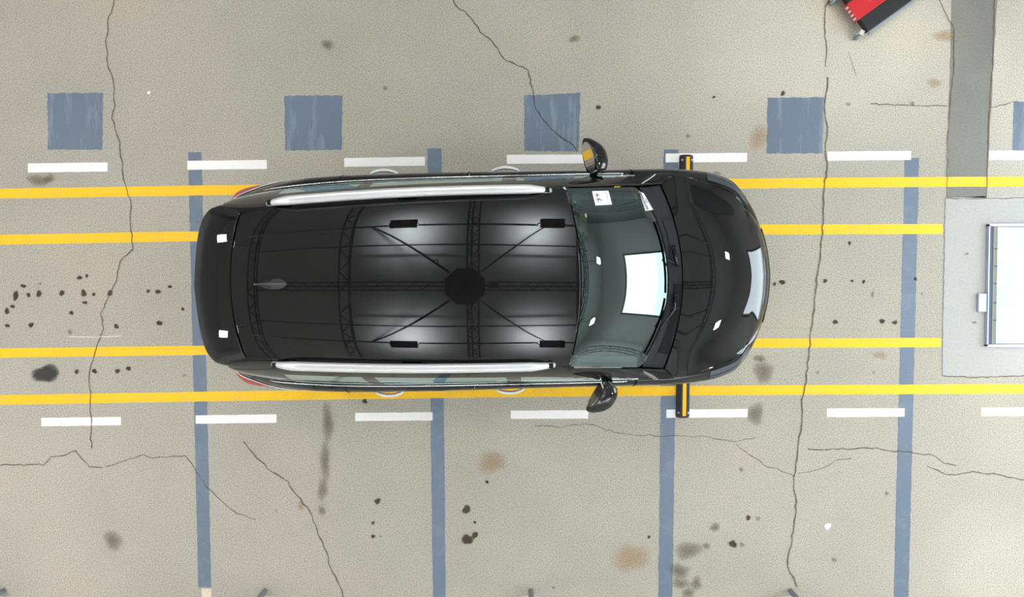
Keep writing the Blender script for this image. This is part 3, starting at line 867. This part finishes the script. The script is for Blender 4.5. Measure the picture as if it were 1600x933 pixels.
for s in (1, -1):
    # head lamps: from the bonnet edge out to the fender; clear lens over a dark bowl
    shell_part('headlamp', 4.55, 7.75, s, M['clear_lens'], (1, 5), 24, .004, False)
    q = [(p[0], p[1]*s, p[2]+.004) for p in [shell(t)[3] for t in np.linspace(4.6, 7.7, 16)]]
    MB().tube(q, .0035, 5).build('headlamp_seam', M['gloss_black'], car)
    q = [(p[0]+.005, p[1]*s, p[2]) for p in [shell(t)[12] for t in np.linspace(2.9, 5.4, 12)]]
    MB().tube(q, .010, 6).build('bumper_trim', M['chrome'], car, True)
    # tail lamp wedge wrapping round the corner
    ts = np.linspace(15.75, 19.2, 26)
    G = np.array([shell(t) for t in ts])
    R = []
    for k, t in enumerate(ts):
        a = min(1.0, (t-15.75)/1.3)
        top, bot = 7.2-4.2*a, 8.2+2.6*a
        R.append([[np.interp(r, range(22), G[k][:, c]) for c in range(3)] for r in np.linspace(top, bot, 8)])
    R = np.array(R)
    R[:, :, 0] -= .004; R[:, :, 1] += .006
    R[:, :, 1] *= s
    tl = grid('tail_lamp', R, M['red_lens'], car, flip=s > 0)
    MB().tube([tuple(p) for p in R[:, 0]], .0045, 6).build('tail_lamp_trim', M['silver'], tl, True)

# --- greenhouse: belt line up to the roof gutter / windscreen edge
sb = [0, 1, 2, 3, 4, 5, 6, 7, 8, 9]
bx = spline(sb, [-2.27, -1.95, -1.55, -1.1, -.6, -.1, .42, .80, 1.10, 1.34])
tx_ = spline(sb, [-2.06, -1.86, -1.50, -1.08, -.60, -.12, .40, .72, 1.03, 1.26])
tyy = pchip([-2.06, -1.86, -1.5, -.8, -.2, .2, .40, .72, 1.03, 1.26], [.565, .548, .557, .587, .614, .638, .660, .702, .748, .772])
def topz(x):
    x = np.asarray(x, float)
    return np.where(x < .40, zc(x) - .062, np.interp(x, [.40, .72, 1.03, 1.26], [1.522, 1.295, 1.075, 1.005]))
Tt = spline(PT[8:, 3][::-1], tk[8:][::-1].astype(float))
def green(s, r):
    """s along the car (0 rear .. 9 front), r 0 belt .. 1 gutter"""
    xb = float(bx(s)); t = float(Tt(xb))
    b = np.array([float(fP[3](t)), float(fP[4](t)), float(fP[5](t))])
    x2 = float(tx_(s)); c = np.array([x2, float(tyy(x2)), float(topz(x2))])
    p = b + (c-b)*r
    h = max(0.0, c[2]-b[2])
    bul = .30*h*(r*(1-r))*.55 + .04*h*math.sin(math.pi*r)*r
    p[1] += bul; p[2] += .05*h*r*r*(1-r)*2
    return p
ss = np.concatenate([np.linspace(0, 9, 91)])
rr = np.linspace(0, 1, 15)
GG = np.array([[green(a, b) for b in rr] for a in ss])
wins = [('quarter_window', 15, 29), ('rear_door_window', 31, 51), ('front_door_window', 53, 78)]
def in_glass(i, j, w):
    jt = 9 if i < 60 else int(np.interp(i, [60, 78], [9, 3]))
    return w[1] <= i < w[2] and 1 <= j < jt
for s in (1, -1):
    G = GG.copy(); G[:, :, 1] *= s
    grid('side_frame', G, M['paint'], car, mask=lambda i, j: not any(in_glass(i, j, w) for w in wins), flip=s < 0)
    for w in wins:
        grid(w[0], G, M['window'], car, mask=lambda i, j, w=w: in_glass(i, j, w), flip=s < 0)
    q = [tuple(GG[i, 0]*np.array([1, s, 1]) + np.array([0, s*.006, .004])) for i in range(9, 76)]
    MB().tube(q, [.002]+[.0085]*65+[.002], 8).build('belt_strip', M['chrome'], car, True)
    q = [tuple(GG[i, 14]*np.array([1, s, 1]) + np.array([0, s*.010, .002])) for i in range(2, 90)]
    MB().tube(q, .0045, 5).build('roof_gutter', M['rubber'], car, True)
    # filler between the roof skin and the gutter
    q = np.array([[GG[i, 14]*np.array([1, s, 1]), np.array([GG[i, 14][0], s*(float(wr_(GG[i, 14][0]))-.010), GG[i, 14][2]+.004])] for i in range(1, 62)])
    grid('gutter_floor', q, M['gloss_black'], car, flip=s > 0)
    # roof rail with a foot at each end
    xs_ = np.linspace(-1.700, .292, 60)
    ry = pchip([-1.70, -.70, .292], [.563, .603, .628])
    pts, rad = [], []
    for i, x in enumerate(xs_):
        e = min(i, 59-i)/6.0
        lift = 1-(1-min(1, e))**2
        pts.append((x, s*float(ry(x)), float(zc(x)) - .052 + .062*lift))
        rad.append(.033*(.55+.45*min(1, e*1.2)))
    MB().tube(pts, rad, 12, True, .8).build('roof_rail', M['silver'], car, True)
    for x in (-1.62, -.72, .215):
        MB().box((x, s*float(ry(x)), float(zc(x))-.04), (.13, .032, .05)).build('rail_foot', M['black_plastic'], car)
    # door handles
    for hx in (-1.055, -.035):
        hp = []
        for a in np.linspace(0, 1, 15):
            hp.append((hx-.115+.23*a, s*(.912+.034*math.sin(math.pi*a)**.6), .965+.004*math.sin(math.pi*a)))
        MB().tube(hp, [.012+.005*math.sin(math.pi*a) for a in np.linspace(0, 1, 15)], 10).build('door_handle', M['silver'], car, True)

# --- windscreen
def WS(u, v):
    t = abs(v)
    x0, x1 = .502-.092*v*v, 1.285-.225*t**2.2
    y0, y1 = .648*v, .742*v
    z0, z1 = float(zc(.50)) - .008 - .036*v*v, 1.072-.022*v*v
    x, y = x0+(x1-x0)*u, y0+(y1-y0)*u
    z = z0+(z1-z0)*u + .045*4*u*(1-u)*(1-.35*v*v) - .022*t**6*4*u*(1-u)
    return np.array([x, y, z])
uu, vv = np.linspace(0, 1, 40), np.linspace(-1, 1, 49)
WG = np.array([[WS(a, b) for b in vv] for a in uu])
ws = grid('windscreen', WG, M['windshield'], car, skirt=0.0)
# black ceramic border on the inside of the glass, rounded at the corners
def frit(i, j):
    a, b = (uu[i]+uu[i+1])/2, (vv[j]+vv[j+1])/2
    top, bot, sd = .035, .945, .955
    if a < top or a > bot or abs(b) > sd: return True
    cu, cv = .10, .07
    du = max(0, top+cu-a, a-(bot-cu))/cu; dv = max(0, abs(b)-(sd-cv))/cv
    if du*du + dv*dv > 1: return True
    return a < .20 and abs(b) < .13
uf, vf = np.linspace(0, 1, 120), np.linspace(-1, 1, 160)
uu_, vv_ = uu, vv
uu, vv = uf, vf
FG = np.array([[WS(a, b) - np.array([.003, 0, .006]) for b in vf] for a in uf])
grid('windscreen_border', FG, M['gloss_black'], car, mask=frit)

for s in (1, -1):      # pale pillar lining seen through the glass along both sides
    G = np.array([[WS(a, s*b) - np.array([.01, 0, .012+.75*(.965-b)]) for b in np.linspace(.965, .885, 5)] for a in np.linspace(.02, .93, 24)])
    grid('pillar_lining', G, M['trim_pale'], car, flip=s < 0)

def ws_at(px, py):
    best = None
    u, v = .5, 0.0
    st = .25
    best = (1e9, u, v)
    for _ in range(14):
        for du in (-1, -.5, 0, .5, 1):
            for dv in (-2, -1, 0, 1, 2):
                a, b = min(1, max(0, best[1]+du*st)), min(1, max(-1, best[2]+dv*st))
                q = car_px(WS(a, b)); e = math.hypot(q[0]-px, q[1]-py)
                if e < best[0]: cand = (e, a, b); best = cand
        st *= .6
    return WS(best[1], best[2])
def label_on(name, pix, label):
    P4 = [Vector(ws_at(*p)) for p in pix]
    n = (P4[1]-P4[0]).cross(P4[3]-P4[0]).normalized()
    if n.z < 0: n = -n
    P4 = [p + n*.004 for p in P4]
    back = [p - n*.001 for p in P4]
    o = mesh(name, P4+back, [(0, 3, 2, 1), (4, 5, 6, 7), (0, 1, 5, 4), (1, 2, 6, 5), (2, 3, 7, 6), (3, 0, 4, 7)], M['paper'], car)
    fix_normals(o)
    o['label'] = label
    return o, P4, n
def text_on(parent, P4, n, s, fx, fy, size, mat):
    """lettering read from in front of the car: runs bottom to top in the picture, tops towards the roof"""
    tl, tr, br, bl = P4
    xd = ((tl-bl)+(tr-br)).normalized()
    yd = n.cross(xd).normalized()
    org = bl.lerp(br, fx).lerp(tl.lerp(tr, fx), fy) + n*.0012
    c = bpy.data.curves.new('lettering', 'FONT'); c.body = s; c.size = size; c.offset = .0012; c.align_x = 'CENTER'; c.align_y = 'CENTER'
    c.materials.append(mat)
    o = bpy.data.objects.new('lettering', c); COL.objects.link(o)
    bpy.context.view_layer.update()
    me = bpy.data.meshes.new_from_object(o.evaluated_get(bpy.context.evaluated_depsgraph_get()))
    bpy.data.objects.remove(o)
    o = bpy.data.objects.new('lettering', me); COL.objects.link(o); o.parent = parent
    o.matrix_local = Matrix(((xd.x, yd.x, n.x, org.x), (xd.y, yd.y, n.y, org.y), (xd.z, yd.z, n.z, org.z), (0, 0, 0, 1)))
    return o
def strip_on(parent, P4, n, fx0, fx1, fy0, fy1, mat, name='printed_stripe'):
    tl, tr, br, bl = P4
    def at(a, b): return bl.lerp(br, a).lerp(tl.lerp(tr, a), b) + n*.0008
    o = mesh(name, [at(fx0, fy0), at(fx1, fy0), at(fx1, fy1), at(fx0, fy1)], [(0, 1, 2, 3)], mat, parent)
    return o
o, P4, n = label_on('paper_label', [(924.5,299), (950,298.5), (956,320), (930,321.5)], 'square white paper label numbered 27')
text_on(o, P4, n, '27', .36, .50, .072, M['ink'])
strip_on(o, P4, n, .80, .835, .04, .95, M['grey_ink'])
for k in range(4): strip_on(o, P4, n, .10+.015*(k % 2), .125+.015*(k % 2), .10+.2*k, .22+.2*k, M['grey_ink'])
for k in range(4): strip_on(o, P4, n, .64, .66, .12+.2*k, .26+.2*k, M['grey_ink'])
o, P4, n = label_on('paper_label', [(998,299.5), (1010.5,299), (1020,328), (1008,330)], 'narrow white paper label with a row of digits')
text_on(o, P4, n, '20757008', .28, .5, .040, M['ink'])
strip_on(o, P4, n, .52, .82, .40, .66, M['blue_ink'])
strip_on(o, P4, n, .86, .90, .10, .9, M['grey_ink'])

# --- cowl, wipers
def hr(v): return 1.405-.155*np.abs(v)**2.0
vv2 = np.linspace(-1, 1, 61)
CG = []
for a in np.linspace(0, 1, 6):
    row = []
    for b in vv2:
        p0 = WS(1, b) + np.array([.004, 0, -.012]); p1 = np.array([float(hr(b))-.004, b*.765, 1.052-.055*b*b])
        q = p0+(p1-p0)*a; q[2] -= .022*math.sin(math.pi*a)
        row.append(q)
    CG.append(row)
CG = np.array(CG)
cowl = grid('cowl_panel', CG, M['grey_plastic'], car)
def cowl_pt(a, b, dz=.006):
    i = a*5; j = (b+1)/2*60
    i0, j0 = min(4, int(i)), min(59, int(j)); fi, fj = i-i0, j-j0
    p = (CG[i0, j0]*(1-fi)*(1-fj)+CG[i0+1, j0]*fi*(1-fj)+CG[i0, j0+1]*(1-fi)*fj+CG[i0+1, j0+1]*fi*fj)
    return (p[0], p[1], p[2]+dz)
for (b0, b1) in ((-.84, -.36), (-.33, -.08)):
    G = np.array([[cowl_pt(a, b, .007) for b in np.linspace(b0, b1, 12)] for a in (.42, .95)])
    grid('cowl_grille', G, M['black_plastic'], cowl, skirt=.006)
    for q in np.linspace(b0, b1, 26)[1:-1]:
        pass
G = np.array([[cowl_pt(a, b, .008) for b in np.linspace(.12, .62, 14)] for a in (.35, .98)])
grid('cowl_cover', G, M['grey_plastic'], cowl, skirt=.006)
def wiper(u0, v0, u1, v1, pivot, elbow):
    q = [Vector(WS(u0+(u1-u0)*t, v0+(v1-v0)*t)) + Vector((.004, 0, .016)) for t in np.linspace(0, 1, 16)]
    bl = MB().tube(q, .010, 6).build('wiper_blade', M['black_plastic'], car, True)
    m_ = q[8]
    MB().tube([pivot, elbow, m_ + Vector((0, 0, .012))], [.014, .011, .008], 8).build('wiper_arm', M['gloss_black'], bl, True)
    vs, fs = lathe([(0, .03), (.016, .03), (.02, .02), (.02, 0)], 14, 'z')
    k_ = mesh('wiper_pivot', vs, fs, M['black_plastic'], bl, True); k_.location = (pivot[0], pivot[1], pivot[2]-.015)
wiper(.965, .62, .985, -.18, cowl_pt(.55, .32, .02), cowl_pt(.60, .12, .035))
wiper(.985, -.24, .93, -.86, cowl_pt(.55, -.20, .02), cowl_pt(.55, -.36, .035))

# --- bonnet
nu, nv = 70, 61
u, v = np.linspace(0, 1, nu), np.linspace(-1, 1, nv)
xe = pchip([0, .10, .35, .62, .85, 1], [1.262, 1.372, 1.62, 1.80, 1.93, 2.035])
we = pchip([0, .10, .35, .62, .85, 1], [.768, .842, .790, .742, .692, .600])
ze = pchip([1.25, 1.37, 1.62, 1.80, 1.93, 2.035], [1.000, .998, .957, .912, .874, .823])
xfr = pchip([0, .15, .32, .43, .52, .61], [2.298, 2.284, 2.240, 2.190, 2.120, 2.030])
zcen = spline([1.38, 1.55, 1.75, 1.95, 2.08, 2.17, 2.24, 2.285, 2.30], [1.070, 1.052, 1.018, .965, .915, .866, .808, .748, .718])
HG = np.zeros((nu, nv, 3))
for i, a in enumerate(u):
    for j, b in enumerate(v):
        t = abs(b)
        y = float(we(a))*b
        x0 = float(hr(b)); x1 = float(xfr(min(.61, .60*t)))
        xc = x0+(x1-x0)*a**.9                      # along the centre
        x = xc + (float(xe(a)) - (1.25+(2.03-1.25)*a**.9))*t**3
        s_c = (x-x0)/(x1-x0) if x1 > x0 else 0
        # centre height at the same relative position, blended to the edge height
        zc_ = float(zcen(1.405 + (2.298-1.405)*min(1, max(0, s_c))))
        ze_ = float(ze(min(2.035, max(1.25, x))))
        w = t**2.4
        z = zc_*(1-w) + ze_*w
        yc = .60 - .16*min(1, max(0, (x-1.40)/.75))
        z -= .030*(max(0, abs(y)-yc)/.25)**1.0*(1-w)*min(1, max(0, (x-1.35)/.3)) 
        HG[i, j] = (x, y, z)
grid('bonnet', HG, M['paint'], car, skirt=.02)

_p = ws_at(911, 347)
_b = MB().box((_p[0]+.005, _p[1], _p[2]-.028), (.055, .13, .02)).build('sun_visor', M['beige'], car); bevel(_b, .008)

# --- shark fin aerial
vs, fs = [], []
xs_ = np.linspace(0, 1, 14)
for a in xs_:
    x = -1.555 - .245*a
    wd = .042*math.sin(math.pi*min(1, .12+.88*a**.9)*.97)**.7 * (1-.55*a**3) if a > 0 else .008
    wd = [.010, .024, .032, .037, .040, .041, .040, .037, .032, .026, .019, .013, .008, .004][int(round(a*13))]
    hgt = [.004, .016, .027, .036, .043, .050, .056, .061, .064, .065, .062, .052, .034, .010][int(round(a*13))]
    zb = float(zc(x)) - .003
    for (fy, fz) in ((1, 0), (.82, .35), (.30, .62), (.10, 1.0), (-.10, 1.0), (-.30, .62), (-.82, .35), (-1, 0)):
        vs.append((x, wd*fy, zb+hgt*fz))
for i in range(13):
    for k in range(7): fs.append((i*8+k, i*8+k+1, (i+1)*8+k+1, (i+1)*8+k))
fs += [tuple(range(8)), tuple(13*8+k for k in reversed(range(8)))]
fix_normals(mesh('shark_fin_aerial', vs, fs, M['fin'], car, True))

# --- door mirrors
def door_mirror(s, loc, yaw, tilt, L=.30, D=.145, H=.17):
    """shell: local y outwards along the arm, local -x the glass side"""
    vs, fs = [], []
    nu, nv = 22, 20
    for i in range(nu+1):
        a = i/nu                                   # along local y
        y = L*a
        prof_w = (1-abs(2*a-.86)**2.6*.55) if a < .43 else (1-abs(2*a-.86)**2.2*.62)
        prof_w = max(.12, prof_w)
        if i in (0, nu): prof_w *= .55
        for k in range(nv):
            t = 2*math.pi*k/nv
            c_, s_ = math.cos(t), math.sin(t)
            X = D*prof_w*(abs(c_)**.75*(1 if c_ > 0 else -.10*0+0))*(1 if c_ > 0 else 0)
            Z = H/2*prof_w*math.copysign(abs(s_)**.7, s_)
            if c_ < 0: X = -.012
            vs.append((X, y, Z))
    for i in range(nu):
        for k in range(nv):
            k2 = (k+1) % nv
            fs.append((i*nv+k, i*nv+k2, (i+1)*nv+k2, (i+1)*nv+k))
    fs += [tuple(range(nv)), tuple(nu*nv+k for k in reversed(range(nv)))]
    o = mesh('door_mirror', vs, fs, M['paint'], car, True)
    fix_normals(o)
    o.location = loc
    o.rotation_euler = (Matrix.Rotation(yaw, 4, 'Z') @ Matrix.Rotation(tilt, 4, 'Y')).to_euler()
    if s < 0:
        o.scale = (1, -1, 1)
    # glass
    gv, n = [], 28
    for k in range(n):
        t = 2*math.pi*k/n
        yy = L*.49 + L*.40*math.copysign(abs(math.cos(t))**.75, math.cos(t))
        zz = H*.40*(1-.25*((yy/L-.45)*1.6)**2)*math.copysign(abs(math.sin(t))**.75, math.sin(t))
        gv.append((-.0165, yy, zz))
    gv += [(-.012, p[1], p[2]) for p in gv]
    gf = [tuple(range(n)), tuple(reversed(range(n, 2*n)))] + [(k, (k+1) % n, n+(k+1) % n, n+k) for k in range(n)]
    fix_normals(mesh('mirror_glass', gv, gf, M['mirror'], o))
    a = MB().tube([(.05, .04, -.05), (.055, -.05, -.065), (.05, -.10, -.07)], [.035, .030, .034], 10, True, .7).build('mirror_arm', M['black_plastic'], o, True)
    return o
door_mirror(1, (.690, .845, 1.10), math.radians(14), math.radians(24))
door_mirror(-1, (.760, -.835, 1.10), math.radians(-34), math.radians(8))

# --- wheels
def wheel(x, s):
    vs, fs = lathe([(.235, -.095), (.30, -.11), (.335, -.10), (.348, -.07), (.35, 0), (.348, .07), (.335, .10), (.30, .11), (.235, .095)], 40, 'y')
    t = mesh('wheel', vs, fs, M['rubber'], car, True); fix_normals(t)
    t.location = (x, s*.795, .355); 
    vs, fs = lathe([(.236, -.09), (.225, 0), (.236, .09), (.228, .095), (.215, .02)], 40, 'y')
    mesh('rim', vs, fs, M['alloy'], t, True)
    sp = MB()
    for k in range(5):
        a = 2*math.pi*k/5
        sp.tube([(.03*math.cos(a), s*.07, .03*math.sin(a)), (.225*math.cos(a), s*.065, .225*math.sin(a))], [.035, .024], 8, True, .6)
    sp.build('spokes', M['alloy'], t, True)
    vs, fs = lathe([(0, s*.085), (.04, s*.085), (.05, s*.07), (.05, s*.03)], 16, 'y')
    mesh('hub_cap', vs, fs, M['gloss_black'], t, True)
    # arch lip
    q = [(x+.405*math.cos(a), s*(.905 if abs(x) < 1.39 else .915), .35+.405*math.sin(a)) for a in np.linspace(-.1, math.pi+.1, 26)]
    MB().tube(q, .022, 8).build('wheel_arch_trim', M['black_plastic'], car, True)
for x in WX:
    for s in (1, -1): wheel(x, s)

# --- floor pan and cabin
MB().box((-.02, 0, .27), (4.3, 1.50, .10)).build('underbody', M['black_plastic'], car)
b = MB().box((1.75, 0, .52), (.62, 1.10, .40)).build('engine_block', M['black_plastic'], car)
G = []
for a in np.linspace(0, 1, 10):
    row = []
    for bb in np.linspace(-1, 1, 25):
        p = WS(1, bb*.97)
        x = p[0]-.03 - (p[0]-.03-.62)*a
        row.append((x, bb*(.70+.06*a), p[2]-.045 - .02*a*a - .17*max(0, a-.82)/.18))
    G.append(row)
dash_ = grid('dashboard', np.array(G), M['seat'], car, skirt=.35, flip=True)
def seat(x, y, w):
    b = MB().box((x, y, .50), (.50, w, .16)).build('seat', M['seat'], car); bevel(b, .05, 3)
    k = MB(); k.box((x-.34, y, .86), (.13, w*.96, .62), M=Matrix.Translation((x-.34, 0, .86)) @ Matrix.Rotation(-.22, 4, 'Y') @ Matrix.Translation((-x+.34, 0, -.86)))
    bb = k.build('seat_back', M['seat'], b); bevel(bb, .05, 3)
    h = MB().box((x-.44, y, 1.25), (.09, .26, .18)).build('headrest', M['seat'], b); bevel(h, .04, 3)
seat(.22, .37, .52); seat(.22, -.37, .52); seat(-.72, .0, 1.30)
q = [(.54+.10*math.sin(t)*.45, .37+.185*math.cos(t), .93+.185*math.sin(t)*.9) for t in np.linspace(0, 2*math.pi, 29)]
swh = MB().tube(q, .015, 8, False).build('steering_wheel', M['black_plastic'], car, True)
MB().tube([(.54, .37, .93), (.70, .37, .86)], .03, 8).build('steering_column', M['black_plastic'], swh, True)
b = MB().box((.565, 0, 1.44), (.03, .23, .07)).build('rear_view_mirror', M['gloss_black'], car); bevel(b, .01)
